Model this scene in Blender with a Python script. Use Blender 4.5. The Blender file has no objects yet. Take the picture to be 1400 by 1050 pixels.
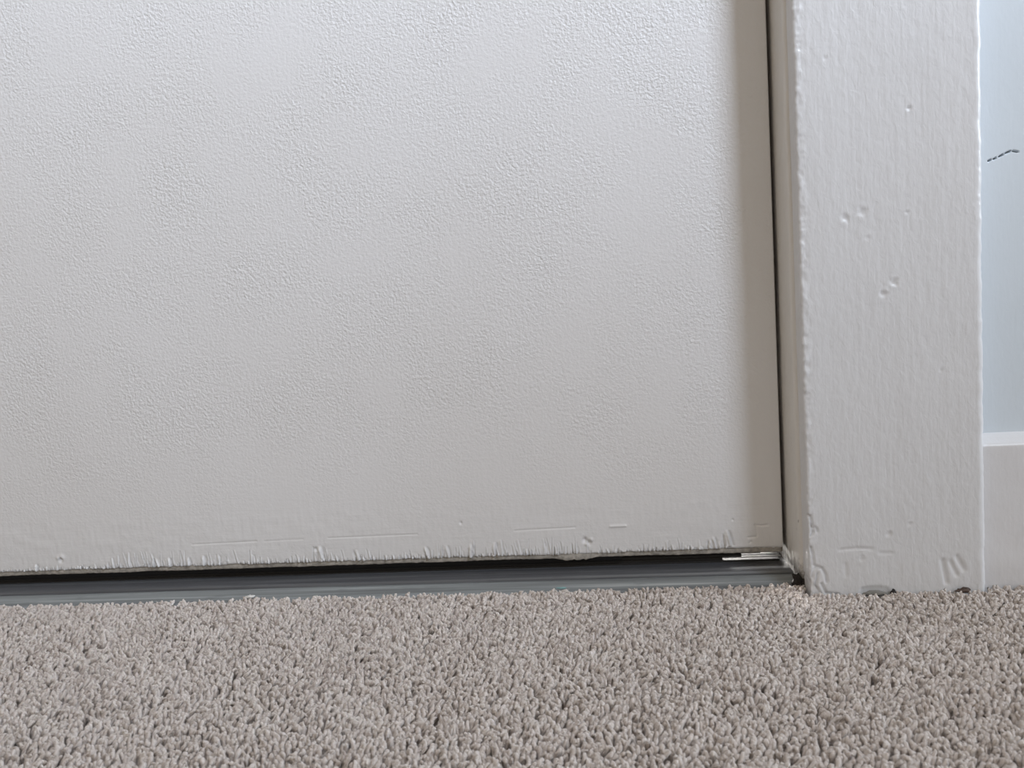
import bpy, math
import numpy as np
from mathutils import Matrix, Vector

# ------------------------------------------------------------------ camera
S = bpy.context.scene
CAM_P = Vector((-0.08642, -0.33831, 0.12989))
PITCH, YAW, ROLL = -0.0966, 0.1057, 0.0652
F_PX = 1078.0
cyw, syw, cpt, spt = math.cos(YAW), math.sin(YAW), math.cos(PITCH), math.sin(PITCH)
fwd = Vector((-syw * cpt, cyw * cpt, spt))
rgt = Vector((cyw, syw, 0))
upv = rgt.cross(fwd)
r2 = math.cos(ROLL) * rgt - math.sin(ROLL) * upv
u2 = math.sin(ROLL) * rgt + math.cos(ROLL) * upv
cd = bpy.data.cameras.new('camera')
cd.sensor_fit = 'HORIZONTAL'
cd.sensor_width = 36.0
cd.lens = F_PX / 1400.0 * 36.0
cd.clip_start = 0.005
cd.dof.use_dof = True
cd.dof.focus_distance = 0.355
cd.dof.aperture_fstop = 26.0
cam = bpy.data.objects.new('camera', cd)
S.collection.objects.link(cam)
M = Matrix((r2, u2, -fwd)).transposed().to_4x4()
M.translation = CAM_P
cam.matrix_world = M
S.camera = cam

# ------------------------------------------------------------------ light
vs = S.view_settings
vs.view_transform = 'Standard'
vs.look = 'None'
vs.gamma = 1.0
vs.use_curve_mapping = False
vs.exposure = 0.0

world = bpy.data.worlds.new('room_light')
S.world = world
world.use_nodes = True
bg = world.node_tree.nodes['Background']
bg.inputs[0].default_value = (1.0, 0.885, 0.735, 1)
bg.inputs[1].default_value = 0.52


def area(name, loc, target, sx, sy, power, col):
    d = bpy.data.lights.new(name, 'AREA')
    d.shape = 'RECTANGLE'
    d.size, d.size_y = sx, sy
    d.energy = power
    d.color = col
    o = bpy.data.objects.new(name, d)
    S.collection.objects.link(o)
    o.location = loc
    o.rotation_euler = (Vector(target) - Vector(loc)).to_track_quat('-Z', 'Y').to_euler()
    return o


# daylight of the room's window, to the right behind the photographer
key = area('window_daylight', (1.00, -1.36, 1.67), (0.13, 0.03, 1.10), 0.52, 0.60, 15.5, (0.76, 0.855, 1.0))
key.data.spread = math.radians(51)
# daylight of a second window far along the same wall, to the right
area('side_window_daylight', (1.95, -0.24, 0.80), (0.05, 0.0, 0.05), 0.30, 0.80, 20.0, (0.80, 0.90, 1.0))
# daylight outside, on the far side of the door
area('outdoor_daylight', (-0.32, 1.30, 0.15), (-0.02, 0.06, 0.0), 0.30, 0.12, 230.0, (1.0, 0.96, 0.92))

# ------------------------------------------------------------------ helpers
rng = np.random.default_rng(7)
D = 0.0313      # depth of the door face behind the casing face
DX = -0.00325   # right edge of the door
DB = 0.0103     # bottom edge of the door skin


def vnoise(x, y, seed=0):
    """smooth value noise in about -1..1 on numpy arrays"""
    x = np.asarray(x, float)
    y = np.asarray(y, float)
    xi = np.floor(x).astype(np.int64)
    yi = np.floor(y).astype(np.int64)
    fx, fy = x - xi, y - yi
    fx = fx * fx * (3 - 2 * fx)
    fy = fy * fy * (3 - 2 * fy)

    def h(a, b):
        n = (a * 374761393 + b * 668265263 + seed * 974711) & 0xffffffff
        n = ((n ^ (n >> 13)) * 1274126177) & 0xffffffff
        n = n ^ (n >> 16)
        return (n & 0xffff) / 32767.5 - 1.0
    a = h(xi, yi) * (1 - fx) + h(xi + 1, yi) * fx
    b = h(xi, yi + 1) * (1 - fx) + h(xi + 1, yi + 1) * fx
    return a * (1 - fy) + b * fy


def mesh_obj(name, V, Q, mat, parent=None, smooth=True, T=None):
    me = bpy.data.meshes.new(name)
    V = np.asarray(V, np.float32)
    Q = np.asarray(Q, np.int32).reshape(-1, 4)
    T = np.zeros((0, 3), np.int32) if T is None else np.asarray(T, np.int32).reshape(-1, 3)
    loops = np.concatenate([Q.ravel(), T.ravel()])
    me.vertices.add(len(V))
    me.vertices.foreach_set('co', V.ravel())
    me.loops.add(len(loops))
    me.loops.foreach_set('vertex_index', loops)
    n = len(Q) + len(T)
    me.polygons.add(n)
    st = np.concatenate([np.arange(len(Q)) * 4, len(Q) * 4 + np.arange(len(T)) * 3])
    me.polygons.foreach_set('loop_start', st.astype(np.int32))
    me.polygons.foreach_set('use_smooth', np.full(n, smooth, bool))
    me.update(calc_edges=True)
    me.validate()
    me.materials.append(mat)
    o = bpy.data.objects.new(name, me)
    S.collection.objects.link(o)
    if parent:
        o.parent = parent
    return o


def grid_faces(nu, nv, off=0):
    """nu columns (fast) x nv rows"""
    i = np.arange(nu - 1)[None, :] + nu * np.arange(nv - 1)[:, None] + off
    return np.stack([i, i + 1, i + 1 + nu, i + nu], -1).reshape(-1, 4)


def box(x0, x1, y0, y1, z0, z1):
    V = [(x, y, z) for z in (z0, z1) for y in (y0, y1) for x in (x0, x1)]
    Q = [(0, 2, 3, 1), (4, 5, 7, 6), (0, 1, 5, 4), (2, 6, 7, 3), (0, 4, 6, 2), (1, 3, 7, 5)]
    return V, Q


def boxes_obj(name, lst, mat, parent=None, bevel=0.0):
    V, Q = [], []
    for b in lst:
        v, q = box(*b)
        Q += [tuple(k + len(V) for k in f) for f in q]
        V += v
    o = mesh_obj(name, V, Q, mat, parent, smooth=False)
    if bevel:
        m = o.modifiers.new('bevel', 'BEVEL')
        m.width = bevel
        m.segments = 3
        m.limit_method = 'ANGLE'
    return o


def tag(o, label, cat=None, kind=None, group=None):
    o['label'] = label
    if cat:
        o['category'] = cat
    if kind:
        o['kind'] = kind
    if group:
        o['group'] = group
    return o


def empty(name, loc=(0, 0, 0)):
    o = bpy.data.objects.new(name, None)
    o.empty_display_size = 0.02
    o.location = loc
    S.collection.objects.link(o)
    return o


# ------------------------------------------------------------------ materials
class NT:
    def __init__(self, name):
        self.m = bpy.data.materials.new(name)
        self.m.use_nodes = True
        self.t = self.m.node_tree
        self.p = self.t.nodes['Principled BSDF']
        self.co = self.n('ShaderNodeTexCoord').outputs['Object']

    def n(self, kind, **kw):
        nd = self.t.nodes.new(kind)
        for k, v in kw.items():
            setattr(nd, k, v)
        return nd

    def link(self, a, b):
        self.t.links.new(a, b)

    def setp(self, **kw):
        for k, v in kw.items():
            self.p.inputs[k.replace('_', ' ')].default_value = v

    def mapped(self, sx, sy, sz):
        mp = self.n('ShaderNodeMapping')
        mp.inputs['Scale'].default_value = (sx, sy, sz)
        self.link(self.co, mp.inputs['Vector'])
        return mp.outputs['Vector']

    def noise(self, vec, scale, detail=2.0, rough=0.5, dist=0.0):
        nd = self.n('ShaderNodeTexNoise')
        nd.inputs['Scale'].default_value = scale
        nd.inputs['Detail'].default_value = detail
        nd.inputs['Roughness'].default_value = rough
        nd.inputs['Distortion'].default_value = dist
        self.link(vec, nd.inputs['Vector'])
        return nd.outputs['Fac']

    def ramp(self, fac, stops):
        nd = self.n('ShaderNodeValToRGB')
        cr = nd.color_ramp
        while len(cr.elements) < len(stops):
            cr.elements.new(0.5)
        for e, (p, c) in zip(cr.elements, stops):
            e.position = p
            e.color = (c[0], c[1], c[2], 1) if hasattr(c, '__len__') else (c, c, c, 1)
        self.link(fac, nd.inputs['Fac'])
        return nd.outputs['Color']

    def math(self, op, a, b):
        nd = self.n('ShaderNodeMath', operation=op)
        for i, v in enumerate((a, b)):
            if isinstance(v, (int, float)):
                nd.inputs[i].default_value = v
            else:
                self.link(v, nd.inputs[i])
        return nd.outputs[0]

    def mix(self, fac, a, b):
        nd = self.n('ShaderNodeMix', data_type='RGBA')
        for s, v in ((nd.inputs[0], fac), (nd.inputs[6], a), (nd.inputs[7], b)):
            if isinstance(v, (int, float)):
                s.default_value = v
            elif isinstance(v, tuple):
                s.default_value = (v[0], v[1], v[2], 1)
            else:
                self.link(v, s)
        return nd.outputs[2]

    def bump(self, h, dist, strength=1.0):
        nd = self.n('ShaderNodeBump')
        nd.inputs['Distance'].default_value = dist
        nd.inputs['Strength'].default_value = strength
        self.link(h, nd.inputs['Height'])
        self.link(nd.outputs['Normal'], self.p.inputs['Normal'])

    def sep(self):
        s = self.n('ShaderNodeSeparateXYZ')
        self.link(self.co, s.inputs[0])
        return s.outputs

    def rng(self, v, a, b, c, d):
        nd = self.n('ShaderNodeMapRange')
        nd.clamp = True
        for i, k in enumerate((a, b, c, d)):
            nd.inputs[i + 1].default_value = k
        self.link(v, nd.inputs[0])
        return nd.outputs[0]


def mat_door():
    k = NT('door_paint')
    k.setp(Roughness=0.42)
    col = k.ramp(k.noise(k.co, 9, 2), [(0.3, (0.732, 0.728, 0.733)), (0.7, (0.757, 0.757, 0.768))])
    k.link(col, k.p.inputs['Base Color'])
    x, y, z = k.sep()
    # roller stipple, fading to brushed paint towards the bottom
    st = k.noise(k.co, 760, 2.0, 0.55, 0.3)
    patch = k.ramp(k.noise(k.co, 26, 3, 0.6), [(0.36, 0.35), (0.66, 1.0)])
    low = k.rng(z, 0.030, 0.085, 0.22, 1.0)
    edge = k.rng(x, -0.030, -0.012, 1.0, 0.45)
    amt = k.math('MULTIPLY', k.math('MULTIPLY', patch, low), edge)
    h = k.math('MULTIPLY', k.math('SUBTRACT', st, 0.5), amt)
    brush = k.noise(k.mapped(70, 70, 900), 1.0, 2)
    h2 = k.math('MULTIPLY', k.math('MULTIPLY', k.math('SUBTRACT', brush, 0.5), k.math('SUBTRACT', 1.05, low)), 0.12)
    grain = k.noise(k.mapped(600, 600, 40), 1.0, 2)
    h3 = k.math('MULTIPLY', k.math('SUBTRACT', grain, 0.5), 0.08)
    k.bump(k.math('ADD', k.math('ADD', h, h2), h3), 0.0010, 0.75)
    return k.m


def mat_trim(name, c, sc=1.0):
    k = NT(name)
    k.setp(Roughness=0.30)
    col = k.ramp(k.noise(k.co, 14, 2), [(0.3, tuple(v * 0.975 for v in c)), (0.7, c)])
    k.link(col, k.p.inputs['Base Color'])
    a = k.noise(k.mapped(420, 420, 210), 1.0, 3, 0.55, 0.4)
    b = k.noise(k.mapped(900, 900, 60), 1.0, 2)
    h = k.math('ADD', k.math('MULTIPLY', a, 0.8), k.math('MULTIPLY', b, 0.25))
    k.bump(h, 0.00045 * sc, 0.6)
    return k.m


def mat_jamb():
    k = NT('jamb_paint')
    k.setp(Roughness=0.45)
    x, y, z = k.sep()
    # grime worked into the foot of the jamb
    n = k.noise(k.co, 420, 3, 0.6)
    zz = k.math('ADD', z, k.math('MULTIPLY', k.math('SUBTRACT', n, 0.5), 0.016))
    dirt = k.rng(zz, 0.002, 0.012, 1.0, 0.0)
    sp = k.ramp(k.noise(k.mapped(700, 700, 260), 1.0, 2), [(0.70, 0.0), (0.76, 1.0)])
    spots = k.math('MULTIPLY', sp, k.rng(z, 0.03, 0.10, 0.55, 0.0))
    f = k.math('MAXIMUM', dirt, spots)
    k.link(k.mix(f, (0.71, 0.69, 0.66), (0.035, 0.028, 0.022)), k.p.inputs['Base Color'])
    k.bump(k.noise(k.mapped(500, 500, 45), 1.0, 3), 0.0006, 0.5)
    return k.m


def mat_threshold(name, c0, c1, c2):
    k = NT(name)
    k.setp(Roughness=0.40)
    s = k.noise(k.mapped(7, 420, 420), 1.0, 4, 0.6)
    w = k.noise(k.mapped(60, 200, 200), 1.0, 3, 0.6)
    c = k.ramp(s, [(0.34, c0), (0.56, c1), (0.70, c2)])
    c = k.mix(k.ramp(w, [(0.60, 0.0), (0.74, 0.55)]), c, c0)
    k.link(c, k.p.inputs['Base Color'])
    k.link(k.rng(w, 0.3, 0.7, 0.28, 0.5), k.p.inputs['Roughness'])
    k.bump(s, 0.0006, 0.5)
    return k.m


def mat_plain(name, c, rough=0.6, bump=0.0, scale=600, metallic=0.0, var=0.12):
    k = NT(name)
    k.setp(Roughness=rough, Metallic=metallic)
    n = k.noise(k.co, scale, 3, 0.6)
    k.link(k.ramp(n, [(0.3, tuple(v * (1 - var) for v in c)), (0.7, tuple(min(1, v * (1 + var)) for v in c))]),
           k.p.inputs['Base Color'])
    if bump:
        k.bump(n, bump, 0.7)
    return k.m


def mat_carpet():
    k = NT('carpet_yarn')
    k.setp(Roughness=0.95)
    k.p.inputs['Specular IOR Level'].default_value = 0.15
    k.p.inputs['Sheen Weight'].default_value = 0.25
    k.p.inputs['Sheen Roughness'].default_value = 0.5
    at = k.n('ShaderNodeAttribute', attribute_name='tint')
    c = k.ramp(at.outputs['Fac'], [(0.0, (0.55, 0.485, 0.445)), (0.45, (0.70, 0.635, 0.60)), (1.0, (0.83, 0.775, 0.74))])
    n = k.noise(k.co, 1600, 2, 0.6)
    c = k.mix(k.ramp(n, [(0.35, 0.28), (0.65, 0.0)]), c, (0.50, 0.44, 0.405))
    k.link(c, k.p.inputs['Base Color'])
    k.bump(k.noise(k.co, 2600, 2, 0.6), 0.0004, 0.6)
    tr = k.n('ShaderNodeBsdfTranslucent')
    k.link(c, tr.inputs['Color'])
    mx = k.n('ShaderNodeMixShader')
    mx.inputs[0].default_value = 0.06
    k.link(k.p.outputs[0], mx.inputs[1])
    k.link(tr.outputs[0], mx.inputs[2])
    k.link(mx.outputs[0], k.t.nodes['Material Output'].inputs['Surface'])
    return k.m


def mat_carpet_base():
    k = NT('carpet_backing')
    k.setp(Roughness=1.0)
    n = k.noise(k.co, 330, 3, 0.65)
    k.link(k.ramp(n, [(0.32, (0.20, 0.165, 0.145)), (0.6, (0.45, 0.385, 0.35))]), k.p.inputs['Base Color'])
    k.bump(n, 0.004, 0.8)
    return k.m


DOOR = mat_door()
CASING = mat_trim('casing_paint', (0.69, 0.695, 0.713))
BASEB = mat_trim('baseboard_paint', (0.71, 0.71, 0.73), 0.6)
WALL = mat_trim('wall_paint', (0.65, 0.715, 0.775), 0.35)
JAMB = mat_jamb()
BARE = mat_plain('bare_door_edge', (0.30, 0.265, 0.225), 0.7, 0.0006, 500, var=0.35)
RUBBER = mat_plain('black_rubber', (0.018, 0.017, 0.017), 0.55, 0.0002, 800)
TH_FRONT = mat_threshold('threshold_worn_paint', (0.14, 0.152, 0.16), (0.24, 0.262, 0.272), (0.42, 0.45, 0.46))
TH_TOP = mat_threshold('threshold_dark_paint', (0.075, 0.078, 0.088), (0.115, 0.120, 0.132), (0.17, 0.178, 0.19))
SILL = mat_plain('outdoor_sill', (0.62, 0.60, 0.57), 0.6, 0.001, 200)
CARPET = mat_carpet()
CBASE = mat_carpet_base()
GREYCHIP = mat_plain('grey_flake', (0.20, 0.195, 0.18), 0.7, 0.0003, 900)
BROWN = mat_plain('brown_crumb', (0.085, 0.055, 0.042), 0.8, 0.0005, 1500, var=0.4)
GRIME = mat_plain('black_grime', (0.022, 0.018, 0.016), 0.9, 0.0006, 1500, var=0.5)
LINT = mat_plain('white_lint', (0.78, 0.77, 0.76), 0.9, 0.0004, 1500)
TEAL = mat_plain('teal_paint', (0.20, 0.37, 0.38), 0.5, 0.0002, 900)

# ------------------------------------------------------------------ walls and floor
WY0, WY1 = 0.011, 0.126
DL = -0.835      # left edge of the door
wr = empty('wall_back', (0, 0, 0))
tag(wr, 'pale blue grey painted wall beside the white door casing', kind='structure')
# finely modelled stretch beside the casing, with the cracked dent
gx = np.concatenate([np.linspace(0.070, 0.078, 12, endpoint=False), np.linspace(0.078, 0.092, 100, endpoint=False), np.linspace(0.092, 0.160, 60)])
gz = np.concatenate([np.linspace(0.0, 0.138, 130, endpoint=False), np.linspace(0.138, 0.142, 24, endpoint=False), np.linspace(0.142, 0.174, 32, endpoint=False),
                     np.linspace(0.174, 0.183, 64, endpoint=False), np.linspace(0.183, 0.34, 140)])
nx, nz = len(gx), len(gz)
X, Z = np.meshgrid(gx, gz)
Y = np.full_like(X, WY0) + 0.00012 * vnoise(X * 40, Z * 25, 3)


def gouge(X, Z, pts, w, depth):
    d = np.zeros_like(X)
    for (ax, az), (bx, bz) in zip(pts[:-1], pts[1:]):
        vx, vz = bx - ax, bz - az
        t = np.clip(((X - ax) * vx + (Z - az) * vz) / (vx * vx + vz * vz), 0, 1)
        r = np.hypot(X - ax - t * vx, Z - az - t * vz)
        d = np.maximum(d, np.exp(-(r / w) ** 2))
    return d * depth


fade = np.clip((0.158 - X) / 0.01, 0, 1) * np.clip((0.335 - Z) / 0.01, 0, 1)
for a, b in (((0.0790, 0.1770), (0.0799, 0.1774)), ((0.0811, 0.1776), (0.0819, 0.1780)),
             ((0.0832, 0.1784), (0.0846, 0.1791)), ((0.0857, 0.1796), (0.0874, 0.1802)), ((0.0885, 0.1802), (0.0904, 0.1797))):
    Y += gouge(X, Z, (a, b), 0.00030, 0.0024) * fade
Y = WY0 + (Y - WY0) * np.where(fade > 0, fade, 0)
mesh_obj('plaster', np.stack([X, Y, Z], -1).reshape(-1, 3), grid_faces(nx, nz), WALL, wr)
boxes_obj('masonry', [(0.160, 2.2, WY0, WY1, -0.02, 2.4), (0.010, 0.160, WY0, WY1, 0.34, 2.4),
                      (0.010, 0.160, WY0 + 0.003, WY1, -0.02, 0.34),
                      (-2.2, DL - 0.015, WY0, WY1, -0.02, 2.4), (DL - 0.015, 0.010, WY0, WY1, 2.05, 2.4)], WALL, wr)

fl = boxes_obj('floor', [(-2.2, 2.2, -3.0, 0.0105, -0.03, -0.0055)], CBASE)
tag(fl, 'beige carpet backing covering the floor up to the threshold', kind='structure')
so = boxes_obj('outdoor_step', [(-1.2, 0.6, 0.085, 1.6, -0.06, -0.012)], SILL, bevel=0.002)
tag(so, 'pale concrete step beyond the closed door', kind='structure')

# baseboard
bb = empty('baseboard_right')
tag(bb, 'white painted baseboard right of the door casing', kind='structure')
prof = [(0.0040, -0.006), (0.0040, 0.0)]
prof += [(0.0040, z) for z in np.linspace(0.004, 0.0590, 40)]
prof += [(0.0040 + 0.0018 * (1 - math.cos(a)), 0.0590 + 0.0018 * math.sin(a)) for a in np.linspace(0.2, 1.35, 6)]
prof += [(0.0075, 0.0622), (0.0100, 0.0636), (0.0112, 0.0640), (0.0118, 0.0641)]
prof = np.array(prof)
bx = np.concatenate([np.linspace(0.0705, 0.160, 120), [0.4, 2.2]])
XX, II = np.meshgrid(bx, np.arange(len(prof)))
PY, PZ = prof[II, 0], prof[II, 1]
w = 0.00018 * vnoise(XX * 70, PZ * 120, 5) * (XX < 0.16)
mesh_obj('board', np.stack([XX, PY + w, PZ], -1).reshape(-1, 3), grid_faces(len(bx), len(prof)), BASEB, bb)


# ------------------------------------------------------------------ casing
def casing(name, mirror=False):
    R1, R2, T, W = 0.0011, 0.0030, 0.0112, 0.072
    p, nrm = [], []
    for y in np.linspace(T, R1, 9)[:-1]:
        p.append((0.0, y)); nrm.append((-1, 0))
    for a in np.linspace(0, math.pi / 2, 7)[:-1]:
        p.append((R1 - R1 * math.cos(a), R1 - R1 * math.sin(a))); nrm.append((-math.cos(a), -math.sin(a)))
    for x in np.linspace(R1, W - R2, 126)[:-1]:
        p.append((x, 0.0)); nrm.append((0, -1))
    for a in np.linspace(0, math.pi / 2, 9)[:-1]:
        p.append((W - R2 + R2 * math.sin(a), R2 - R2 * math.cos(a))); nrm.append((math.sin(a), -math.cos(a)))
    for y in np.linspace(R2, T, 5):
        p.append((W, y)); nrm.append((1, 0))
    p, nrm = np.array(p), np.array(nrm)
    s = np.concatenate([[0], np.cumsum(np.hypot(*np.diff(p, axis=0).T))])   # arc length
    zs = np.concatenate([np.linspace(-0.006, 0.34, 560), [0.36, 2.11]]) if not mirror else np.array([-0.006, 2.11])
    PI, ZZ = np.meshgrid(np.arange(len(p)), zs)
    X, Y, SS = p[PI, 0], p[PI, 1], s[PI]
    d = np.zeros_like(X)
    if not mirror:
        d += 0.00012 * vnoise(SS * 90, ZZ * 30, 11) + 0.00004 * vnoise(SS * 320, ZZ * 120, 12)
        d += 0.000025 * vnoise(SS * 700, ZZ * 40, 13)
        # paint built up and broken along the inner edge
        e = np.exp(-((X - 0.0008) / 0.0022) ** 2) * (Y < 0.004)
        d += e * (0.00022 * vnoise(SS * 500, ZZ * 420, 14) + 0.00016 * vnoise(SS * 900, ZZ * 900, 15))
        e2 = np.exp(-((X - (W - 0.0005)) / 0.0022) ** 2)
        d += e2 * (0.00022 * vnoise(SS * 60, ZZ * 190, 16) + 0.00012 * vnoise(SS * 200, ZZ * 600, 17))
        f = (Y < 0.0005)
        # dents: centre, radius, depth
        for cx, cz, r, dp in ((0.0439, 0.1985, 0.0009, 0.0007), (0.0182, 0.1573, 0.0013, 0.0006), (0.0248, 0.1592, 0.0015, 0.0005),
                              (0.0325, 0.1255, 0.0012, 0.0007), (0.0368, 0.1300, 0.0013, 0.0007), (0.0332, 0.0247, 0.0008, 0.0008),
                              (0.0415, 0.0286, 0.0009, 0.0005), (0.0217, 0.0140, 0.0011, 0.0005), (0.0424, 0.1578, 0.0006, 0.0005),
                              (0.0266, 0.1487, 0.0010, 0.0003), (0.0547, 0.0930, 0.0007, 0.0004), (0.0120, 0.2210, 0.0009, 0.0003)):
            rr = np.hypot(X - cx, (ZZ - cz) * 1.1) * (1 + 0.45 * vnoise(SS * 900, ZZ * 900, int(cz * 1e4)))
            d -= f * 0.75 * dp * np.exp(-(rr / r) ** 2)
            d += f * dp * 0.15 * np.exp(-((rr - 1.7 * r) / (0.6 * r)) ** 2)
        # long shallow scratches and pressed marks near the foot
        for pts, ww, dp in ((((0.0128, 0.0184), (0.0195, 0.0190), (0.0262, 0.0184)), 0.00045, 0.00045),
                            (((0.0290, 0.0166), (0.0340, 0.0164)), 0.0004, 0.0003),
                            (((0.0545, 0.0125), (0.0560, 0.0030)), 0.0008, 0.0007), (((0.0575, 0.0120), (0.0600, 0.0060)), 0.0007, 0.0005),
                            (((0.0602, 0.0140), (0.0630, 0.0085)), 0.0008, 0.0007), (((0.0150, 0.012), (0.0152, 0.007)), 0.0007, 0.0003)):
            d -= f * gouge(X, ZZ, pts, ww, dp)
        # hairline cracks in the flaking foot of the inner edge
        for pts in (((0.0000, 0.0340), (0.0012, 0.0335), (0.0016, 0.0290), (0.0022, 0.0265), (0.0010, 0.0250)),
                    ((0.0018, 0.0290), (0.0035, 0.0282), (0.0040, 0.0265)),
                    ((0.0008, 0.0200), (0.0018, 0.0165), (0.0020, 0.0120), (0.0055, 0.0105), (0.0068, 0.0078), (0.0072, 0.0045)),
                    ((0.0035, 0.0085), (0.0028, 0.0030), (0.0045, -0.001)), ((0.0050, 0.0040), (0.0068, -0.0005), (0.0120, -0.0012))):
            d -= gouge(X, ZZ, pts, 0.00036, 0.0010) * (Y < 0.0009)
        chip = (X < 0.0032 + 0.0016 * vnoise(ZZ * 260, ZZ * 0, 18)) & (ZZ < 0.0085 + 0.003 * vnoise(X * 500, X * 0, 19))
        d -= chip * (0.0005 + 0.0003 * vnoise(SS * 800, ZZ * 800, 20))
        # paint missing at the very foot
        d -= f * 0.0004 * np.clip(1 - (((X - 0.0265) / 0.0062) ** 4 + ((ZZ + 0.0005) / 0.0026) ** 4), 0, 1) ** 0.3
        d *= np.clip((0.345 - ZZ) / 0.015, 0, 1)
    X2 = X + nrm[PI, 0] * d
    Y2 = Y + nrm[PI, 1] * d
    if mirror:
        X2 = (DL - 0.0030) - X2
    Q = grid_faces(len(p), len(zs))
    if mirror:
        Q = Q[:, ::-1]
    return mesh_obj(name, np.stack([X2, Y2, ZZ], -1).reshape(-1, 3), Q, CASING)


c1 = casing('trim_1')
tag(c1, 'flat white painted door casing with dents and flaking lower corner', kind='structure')
c2 = casing('trim_2', True)
tag(c2, 'plain white door casing on the far left side of the door', kind='structure')

# jamb: inner face, and the stop behind the door
jb = empty('trim_3')
tag(jb, 'narrow shaded door jamb between the door and the casing', kind='structure')
JX = -0.0014
jp = [(0.011, 0.0096), (0.0006, 0.0096), (-0.0004, 0.0100), (-0.0010, 0.0104), (-0.0014, 0.0112)]
jp += [(JX, y) for y in np.linspace(0.013, 0.0745, 40)] + [(-0.0130, 0.0746), (-0.0132, 0.0750), (-0.0132, 0.112), (0.011, 0.112)]
jp = np.array(jp)
zs = np.concatenate([np.linspace(-0.006, 0.34, 380), [2.05]])
PI, ZZ = np.meshgrid(np.arange(len(jp)), zs)
wv = (0.00010 * vnoise(jp[PI, 1] * 500, ZZ * 30, 31) + 0.00007 * vnoise(jp[PI, 1] * 900, ZZ * 160, 32)) * (ZZ < 0.34)
wv -= gouge(jp[PI, 1], ZZ, ((0.0195, -0.003), (0.0192, 0.02), (0.0200, 0.12)), 0.0006, 0.0003)
mesh_obj('face', np.stack([jp[PI, 0] + wv, jp[PI, 1], ZZ], -1).reshape(-1, 3), grid_faces(len(jp), len(zs))[:, ::-1], JAMB, jb)
lj = boxes_obj('trim_4', [(DL - 0.0155, DL - 0.0018, 0.0096, 0.112, -0.006, 2.05), (DL - 0.0018, DL + 0.010, 0.0746, 0.112, -0.006, 2.05),
                          (DL - 0.0018, JX, 0.0096, 0.112, 2.034, 2.05)], JAMB)
tag(lj, 'white jamb and head around the left and top of the door', kind='structure')

# ------------------------------------------------------------------ door
door = empty('door_1', (0, 0, 0))
tag(door, 'white painted door with stippled paint and splintered bottom edge', kind='structure')
ST = 0.0022           # thickness of the door skin
xs = np.concatenate([[DL], np.linspace(-0.47, DX - 0.0008, 1560)])
zs = np.concatenate([np.linspace(DB, 0.036, 86), [0.040, 0.046]])
X, Z = np.meshgrid(xs, zs)
d = np.zeros_like(X)          # + is towards the room
d += 0.00007 * vnoise(X * 120, Z * 300, 41) + 0.00005 * vnoise(X * 600, Z * 250, 42)
# splinters of the skin lifted along the bottom edge
r2g = np.random.default_rng(21)
n_sp = 760
sx = r2g.uniform(-0.47, -0.028, n_sp)
dens = np.interp(sx, [-.47, -.34, -.322, -.26, -.245, -.235, -.19, -.178, -.162, -.10, -.085, -.04, -.03],
                 [.5, .35, .95, .8, .6, 1.1, 1.0, .5, 1.15, 1.15, .5, .55, .9]) + 0.35 * vnoise(sx * 90, sx * 0, 43)
hh = np.clip(r2g.exponential(0.0019, n_sp) * np.clip(dens, 0.2, 1.4) + 0.0007, 0.0007, 0.0074)
for cx, h in zip(sx, hh):
    wd = r2g.uniform(0.00022, 0.00042)
    am = r2g.uniform(0.0004, 0.0011) * (1.0 if r2g.random() < 0.5 else -1.0)
    sl = r2g.uniform(-0.22, 0.08)
    i0, i1 = np.searchsorted(xs, [cx - 0.004, cx + 0.004])
    xx, zz = X[:, i0:i1], Z[:, i0:i1]
    t = np.clip((zz - DB) / h, 0, 2)
    u = (xx - cx - sl * (zz - DB)) / wd
    prof_ = np.exp(-u * u) - 0.75 * np.exp(-(u - 1.5) ** 2)
    d[:, i0:i1] += am * prof_ * np.clip(1.12 - t, 0, 1) ** 0.5 * (0.55 + 0.45 * np.clip(t, 0, 1))
# taller marked splinters and pulled chips
for cx, z0, z1, wd, am, sl in ((-0.0275, 0.0118, 0.0196, 0.0007, 0.0009, -0.20), (-0.0300, 0.0105, 0.0180, 0.0006, -0.0006, -0.1), (-0.0345, 0.0105, 0.0166, 0.0006, 0.0006, -0.15),
                               (-0.0380, 0.0105, 0.0150, 0.0005, -0.0006, 0.1),
                               (-0.1400, 0.0103, 0.0175, 0.0007, 0.0007, 0.1), (-0.1510, 0.0103, 0.0170, 0.0007, 0.0007, 0.0),
                               (-0.1150, 0.0103, 0.0160, 0.0006, 0.0006, 0.0), (-0.2260, 0.0103, 0.0185, 0.0008, 0.0006, -0.1),
                               (-0.1720, 0.0103, 0.0165, 0.0007, 0.0007, -0.3), (-0.1620, 0.0103, 0.0168, 0.0006, 0.0006, -0.2),
                               (-0.2090, 0.0103, 0.0160, 0.0007, -0.0006, -0.1), (-0.3130, 0.0103, 0.0150, 0.0006, -0.0006, -0.3),
                               (-0.3060, 0.0103, 0.0152, 0.0007, 0.0006, -0.1), (-0.2960, 0.0103, 0.0150, 0.0006, 0.0006, 0.0),
                               (-0.2880, 0.0103, 0.0158, 0.0007, 0.0006, 0.0), (-0.3790, 0.0103, 0.0140, 0.0006, 0.0006, 0.0)):
    u = (X - cx - sl * (Z - z0)) / wd
    d += 1.5 * am * (np.exp(-u * u) - 0.8 * np.exp(-(u - 1.6) ** 2)) * np.clip((z1 - Z) / (z1 - z0) * 3, 0, 1) * (Z >= z0 - 1e-6)
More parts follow.
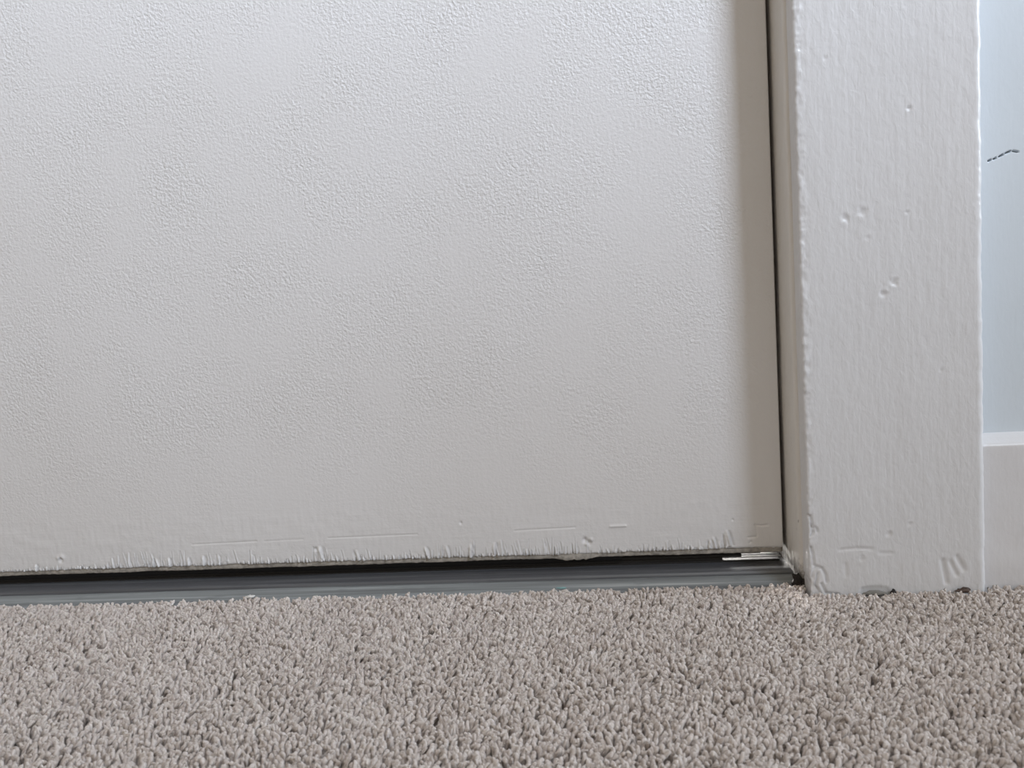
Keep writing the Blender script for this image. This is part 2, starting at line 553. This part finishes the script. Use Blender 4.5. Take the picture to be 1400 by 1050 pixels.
for cx, cz, r, dp in ((-0.3648, 0.0158, 0.0009, 0.0013), (-0.3640, 0.0172, 0.0012, -0.0006), (-0.3662, 0.0168, 0.0009, -0.0006), (-0.2290, 0.0168, 0.0008, 0.0012), (-0.2270, 0.0166, 0.0010, -0.0006),
                      (-0.0955, 0.0168, 0.0010, 0.0014), (-0.0935, 0.0155, 0.0009, 0.0012), (-0.0950, 0.0150, 0.0007, -0.0007), (-0.0925, 0.0170, 0.0008, -0.0006),
                      (-0.1550, 0.0275, 0.0006, 0.0007), (-0.0260, 0.0243, 0.0004, 0.0008), (-0.3280, 0.0270, 0.0012, -0.0002)):
    rr = np.hypot(X - cx, (Z - cz) * 0.8)
    d -= dp * np.exp(-(rr / r) ** 2)
for pts, wd, dp in ((((-0.293, 0.0215), (-0.259, 0.0220)), 0.00035, 0.00022), (((-0.255, 0.0219), (-0.2350, 0.0222)), 0.00035, 0.00016),
                    (((-0.222, 0.0224), (-0.177, 0.0227)), 0.00035, 0.00022),
                    (((-0.129, 0.0228), (-0.100, 0.0233)), 0.00035, 0.00022), (((-0.083, 0.0232), (-0.076, 0.0233)), 0.0006, -0.0004),
                    (((-0.0160, 0.0215), (-0.0130, 0.0210), (-0.0100, 0.0213)), 0.0004, 0.0005), (((-0.0155, 0.0215), (-0.0150, 0.0160)), 0.0004, 0.0003),
                    (((-0.0190, 0.0155), (-0.0160, 0.0158)), 0.0005, 0.0005), (((-0.0185, 0.0130), (-0.0180, 0.0135)), 0.0005, 0.0005)):
    d -= gouge(X, Z, pts, wd, dp)
# bottom millimetre rolls back
d -= 0.0005 * np.exp(-((Z - DB) / 0.0004))
d *= np.clip((0.0400 - Z) / 0.006, 0, 1) * np.clip((X + 0.469) / 0.01, 0, 1)
# ragged bottom edge, a torn lip near the middle right
edge = 0.00022 * vnoise(X * 240, X * 0, 44) + 0.00016 * vnoise(X * 900, X * 0, 45) - 0.0003 * np.clip(vnoise(X * 45, X * 0, 46), 0, 1)
edge = edge * (X > -0.469)
Zd = Z + edge * np.clip(1 - (Z - DB) / 0.003, 0, 1)
V = np.stack([X, D - d, Zd], -1)
nx = len(xs)
back = V[0].copy()
back[:, 1] = D + ST
back[:, 2] -= 0.0001
allv = np.concatenate([back[None], V], 0)
top = np.stack([xs, np.full(nx, D), np.full(nx, 2.032)], -1)
allv = np.concatenate([allv, top[None]], 0)
nrows = allv.shape[0]
# the rounded right-hand arris
R = 0.0008
col = []
for a in np.linspace(0.25, math.pi / 2, 5):
    c = allv[:, -1].copy()
    c[:, 0] += R * math.sin(a)
    c[:, 1] += R * (1 - math.cos(a))
    c[0, 1] = D + ST
    col.append(c)
c = allv[:, -1].copy()
c[:, 0] += R
c[:, 1] = D + ST
col.append(c)
# the lower right corner is worn round
for i, c in enumerate(col):
    c[1:4, 2] += 0.0002 * (i + 1)
allv = np.concatenate([allv, np.stack(col, 1)], 1)
mesh_obj('door_skin', allv.reshape(-1, 3), grid_faces(allv.shape[1], nrows), DOOR, door)
boxes_obj('door_core', [(DL, DX, D + ST, 0.0700, 0.0079, 2.032)], BARE, door)

# layered lower edge of the skin: bare board showing below the paint, with a torn splinter
xs = np.linspace(-0.50, DX - 0.001, 1200)
lz = 0.0079 + 0.00025 * vnoise(xs * 60, xs * 0, 51) + 0.00012 * vnoise(xs * 700, xs * 0, 52)
tear = np.exp(-((xs + 0.1005) / 0.008) ** 4)
lz -= tear * (0.0009 + 0.0004 * vnoise(xs * 900, xs * 0, 53))
fy = D + 0.0010 - 0.0005 * tear + 0.00012 * vnoise(xs * 300, xs * 0, 54)
rows = [np.stack([xs, fy + 0.003, lz], -1), np.stack([xs, fy + 0.0002, lz], -1), np.stack([xs, fy, lz + 0.0003], -1),
        np.stack([xs, fy - 0.0001, np.full_like(xs, 0.0093)], -1), np.stack([xs, fy, np.full_like(xs, 0.0108)], -1)]
mesh_obj('bottom_veneer', np.concatenate(rows), grid_faces(len(xs), 5), mat_plain('worn_veneer', (0.40, 0.375, 0.34), 0.65, 0.0006, 420, var=0.35), door)
# second layer, a little further back and lower
xs2 = np.linspace(-0.50, -0.0780, 500)
lz = 0.0050 + 0.0002 * vnoise(xs2 * 50, xs2 * 0, 55)
rows = [np.stack([xs2, np.full_like(xs2, 0.0385), lz], -1), np.stack([xs2, np.full_like(xs2, 0.0345), lz], -1),
        np.stack([xs2, np.full_like(xs2, 0.0342), np.full_like(xs2, 0.0080)], -1)]
mesh_obj('sweep_carrier', np.concatenate(rows), grid_faces(len(xs2), 3), RUBBER, door)
# rubber sweep with three fins that stop at different lengths
sw = boxes_obj('door_sweep', [(DL, -0.0125, 0.0385, 0.0435, 0.0055, 0.0079)], RUBBER, door)
for x1, y0, z0, z1 in ((-0.0215, 0.0378, 0.0042, 0.0055), (-0.0305, 0.0374, 0.0030, 0.0042), (-0.0040, 0.0370, 0.0018, 0.0030)):
    boxes_obj('fin', [(DL, x1, y0, y0 + 0.0030, z0, z1)], RUBBER, sw)

# ------------------------------------------------------------------ threshold
th = empty('threshold', (0, 0, 0))
tag(th, 'dark blue grey scuffed threshold strip under the door', cat='threshold')


def extrude(name, prof, mat, seed, amp=0.00008):
    prof = np.array(prof)
    xs = np.concatenate([[DL - 0.001], np.linspace(-0.46, JX + 0.0001, 420)])
    XX, II = np.meshgrid(xs, np.arange(len(prof)))
    w = amp * vnoise(XX * 60, II * 0.7, seed) * (XX > -0.459)
    return mesh_obj(name, np.stack([XX, prof[II, 0], prof[II, 1] + w], -1).reshape(-1, 3), grid_faces(len(xs), len(prof)), mat, th)


extrude('front_ramp', [(0.0095, -0.0058), (0.0098, -0.0030), (0.0104, -0.0024), (0.0125, -0.0018), (0.0150, -0.0010), (0.0152, -0.0007),
                       (0.0175, 0.0000), (0.0178, 0.0004), (0.0196, 0.0010), (0.0206, 0.0013), (0.0210, 0.0011), (0.0212, -0.0030)], TH_FRONT, 61)
extrude('top_plate', [(0.0231, -0.0030), (0.0231, 0.0013), (0.0234, 0.0018), (0.0240, 0.0019), (0.0310, 0.0020), (0.0420, 0.0020),
                      (0.0900, 0.0020), (0.0905, -0.0120)], TH_TOP, 62)
boxes_obj('glint_rib', [(DL, JX - 0.0003, y, y + w_, 0.0018, 0.0024) for y, w_ in ((0.0436, 0.0006), (0.0478, 0.0009), (0.0528, 0.0040))], mat_plain('glint_aluminium', (0.85, 0.85, 0.85), 0.3, 0.0001, 300, metallic=0.6, var=0.04), th)  # pale ribs added so the leaking daylight shows as white streaks

# ------------------------------------------------------------------ carpet pile
def edge_y(x):
    """where the pile ends: at the threshold left of the jamb, at casing and baseboard right of it"""
    e = 0.0112 + 0.0007 * vnoise(x * 45, x * 0, 71)
    right = np.where(x < 0.0725, -0.0010, 0.0032)
    return np.where(x < -0.0018, e, right)


def tufts(x0, x1, y0, y1, step, hole=None, strands=3, seed=1, rad=1.0):
    g = np.random.default_rng(seed)
    gx = np.arange(x0, x1, step)
    gy = np.arange(y0, y1, step * 0.9)
    X, Y = np.meshgrid(gx, gy)
    X = X + (np.arange(len(gy)) % 2)[:, None] * step * 0.5
    X = (X + g.uniform(-0.42, 0.42, X.shape) * step).ravel()
    Y = (Y + g.uniform(-0.42, 0.42, Y.shape) * step).ravel()
    keep = Y < edge_y(X) - 0.0006
    if hole:
        keep &= ~((X > hole[0]) & (X < hole[1]) & (Y > hole[2]))
    X, Y = X[keep], Y[keep]
    n = len(X)
    # patches of pile lean together, each tuft also on its own
    la = g.uniform(0, 2 * math.pi, n)
    pa = 2.0 * math.pi * vnoise(X * 45, Y * 45, seed + 3)
    lm = np.abs(g.normal(0.0011, 0.0008, n))
    ox = lm * np.cos(la) + 0.0006 * np.cos(pa) + 0.0012      # the nap lies to the right and away
    oy = lm * np.sin(la) + 0.0006 * np.sin(pa) + 0.0006
    L = 0.0060 + 0.00035 * vnoise(X * 40, Y * 40, seed + 5) + g.normal(0, 0.0003, n)
    H = np.sqrt(np.maximum(L * L - ox * ox - oy * oy, 0.0038 ** 2))
    tw = g.uniform(0, 2 * math.pi, n)
    tint = np.clip(0.48 + 0.16 * vnoise(X * 130, Y * 130, seed + 6) + g.normal(0, 0.15, n), 0, 1)
    rs = g.uniform(0.85, 1.2, n) * rad
    if strands > 1:
        fr, rr, K = np.array([0.20, 0.62, 0.87, 0.98]), np.array([0.00070, 0.00078, 0.00072, 0.00044]), 5
    else:
        fr, rr, K = np.array([0.25, 0.70, 0.95]), np.array([0.00070, 0.00078, 0.00052]), 4
    nr = len(fr)
    per = nr * K + 1
    Vs = np.zeros((n, strands, per, 3), np.float32)
    for s in range(strands):
        ph = tw + 2 * math.pi * s / strands
        jx, jy = g.normal(0, 0.0006, n), g.normal(0, 0.0006, n)
        hs = H * g.uniform(0.90, 1.04, n)
        spread = (0.00062 if strands > 1 else 0.0) * rs
        for r in range(nr):
            t = fr[r]
            a = ph + 2.6 * t
            cx = X + spread * np.cos(a) + (ox + jx) * t ** 1.8
            cy = Y + spread * np.sin(a) + (oy + jy) * t ** 1.8
            cz = -0.0056 + hs * t
            for k in range(K):
                b = 2 * math.pi * k / K + a
                q = rr[r] * rs * g.uniform(0.60, 1.40, n) * (1.0 if strands > 1 else 1.6)
                Vs[:, s, r * K + k, 0] = cx + q * np.cos(b)
                Vs[:, s, r * K + k, 1] = cy + q * np.sin(b)
                Vs[:, s, r * K + k, 2] = cz + g.normal(0, 0.00014, n) - (ox * np.cos(b) + oy * np.sin(b)) * 0.15 * t
        a = ph + 2.7
        Vs[:, s, -1, 0] = X + spread * np.cos(a) + (ox + jx) * 1.05 + g.normal(0, 0.0002, n)
        Vs[:, s, -1, 1] = Y + spread * np.sin(a) + (oy + jy) * 1.05 + g.normal(0, 0.0002, n)
        Vs[:, s, -1, 2] = -0.0056 + hs * 1.01
    # no yarn reaches into casing, baseboard or jamb
    lim = np.where(X < -0.0018, 9.0, np.where(X < 0.0725, -0.0002, 0.0038))[:, None, None]
    Vs[..., 1] = np.minimum(Vs[..., 1], lim)
    q, t3 = [], []
    for r in range(nr - 1):
        for k in range(K):
            q.append((r * K + k, r * K + (k + 1) % K, (r + 1) * K + (k + 1) % K, (r + 1) * K + k))
    for k in range(K):
        t3.append(((nr - 1) * K + k, (nr - 1) * K + (k + 1) % K, per - 1))
    base = (np.arange(n * strands) * per)[:, None, None]
    Q = (base + np.array(q)[None]).reshape(-1, 4)
    T = (base + np.array(t3)[None]).reshape(-1, 3)
    # loose fibre ends standing out of each tuft
    nf = 3 if strands > 1 else 0
    fz, ft, fv = [], [], []
    b0 = n * strands * per
    for j in range(nf):
        tp = Vs[:, j % strands, -1, :]
        th2 = g.uniform(0, 2 * math.pi, n)
        ln = g.uniform(0.0006, 0.0016, n)
        dz = g.uniform(-0.0005, 0.0006, n)
        p0 = tp + np.stack([-0.3 * ln * np.cos(th2), -0.3 * ln * np.sin(th2), np.full(n, -0.0006)], -1)
        p1 = p0 + np.stack([-np.sin(th2) * 0.00016, np.cos(th2) * 0.00016, np.zeros(n)], -1)
        p2 = tp + np.stack([ln * np.cos(th2), ln * np.sin(th2), dz], -1)
        p2[:, 1] = np.minimum(p2[:, 1], lim[:, 0, 0])
        fz.append(np.stack([p0, p1, p2], 1).reshape(-1, 3))
        ft.append(b0 + j * n * 3 + np.arange(n * 3).reshape(-1, 3))
        fv.append(np.repeat(np.clip(tint + 0.1, 0, 1), 3))
    tv = np.repeat(np.clip(tint[:, None] + g.normal(0, 0.08, (n, strands)), 0, 1), per, axis=1).ravel()
    out = Vs.reshape(-1, 3)
    if nf:
        out = np.concatenate([out] + fz)
        T = np.concatenate([T] + ft)
        tv = np.concatenate([tv] + fv)
    return out, Q, T, tv


A = tufts(-0.41, 0.16, -0.155, 0.0125, 0.00215, None, 2, 1)
B = tufts(-0.62, 0.38, -0.30, 0.0125, 0.0026, (-0.41, 0.16, -0.155), 1, 5, 1.12)
V = np.concatenate([A[0], B[0]])
Q = np.concatenate([A[1], B[1] + len(A[0])])
T = np.concatenate([A[2], B[2] + len(A[0])])
cp = mesh_obj('carpet_pile', V, Q, CARPET, None, True, T)
at = cp.data.attributes.new('tint', 'FLOAT', 'POINT')
at.data.foreach_set('value', np.concatenate([A[3], B[3]]).astype(np.float32))
tag(cp, 'beige cut pile carpet in front of the door', cat='carpet', kind='stuff')


# ------------------------------------------------------------------ small bits on the floor
def lump(name, c, r, mat, seed, jag=0.35, rot=0.0, nu=12, nv=7):
    V = []
    for j in range(nv):
        th_ = math.pi * (j + 0.5) / nv
        for i in range(nu):
            ph = 2 * math.pi * i / nu
            n_ = 1 + jag * float(vnoise(i * 0.9 + seed, j * 0.9, seed))
            x, y, z = math.sin(th_) * math.cos(ph) * n_, math.sin(th_) * math.sin(ph) * n_, math.cos(th_) * n_
            x, y, z = x * r[0], y * r[1], z * r[2]
            cr, sr = math.cos(rot), math.sin(rot)
            V.append((cr * x - sr * y, sr * x + cr * y, z))
    Q = [(j * nu + i, (j + 1) * nu + i, (j + 1) * nu + (i + 1) % nu, j * nu + (i + 1) % nu) for j in range(nv - 1) for i in range(nu)]
    T = [(0, i, i + 1) for i in range(1, nu - 1)]
    b = (nv - 1) * nu
    T += [(b, b + i + 1, b + i) for i in range(1, nu - 1)]
    o = mesh_obj(name, V, Q, mat, None, True, T)
    o.location = c
    return o


tag(lump('paint_flake', (0.0262, -0.0021, -0.0002), (0.0056, 0.0006, 0.0013), GREYCHIP, 3, 0.25), 'flat grey paint flake leaning at the foot of the casing', cat='paint flake')
tag(lump('grit_crumb', (0.0335, -0.0018, 0.0001), (0.0011, 0.0007, 0.0010), GRIME, 5, 0.6), 'small black crumb just right of the grey paint flake', cat='crumb')
tag(lump('dirt_crumb', (0.0618, -0.0016, -0.0001), (0.0030, 0.0009, 0.0010), BROWN, 8, 0.6), 'dark brown crumb of dirt near the right end of the casing', cat='crumb')
tag(lump('grime_clump', (-0.0022, 0.0112, 0.0004), (0.0026, 0.0016, 0.0030), GRIME, 11, 0.7), 'black grime packed into the corner below the jamb', cat='dirt')
tag(lump('lint_tuft', (-0.2560, 0.0118, 0.0006), (0.0022, 0.0010, 0.0008), LINT, 13, 0.5), 'white tuft of lint on the carpet edge at left', cat='lint')
tag(lump('paint_speck', (-0.1075, 0.0158, -0.0006), (0.0030, 0.0009, 0.0003), TEAL, 17, 0.3), 'faded teal paint smear on the threshold', cat='paint smear')
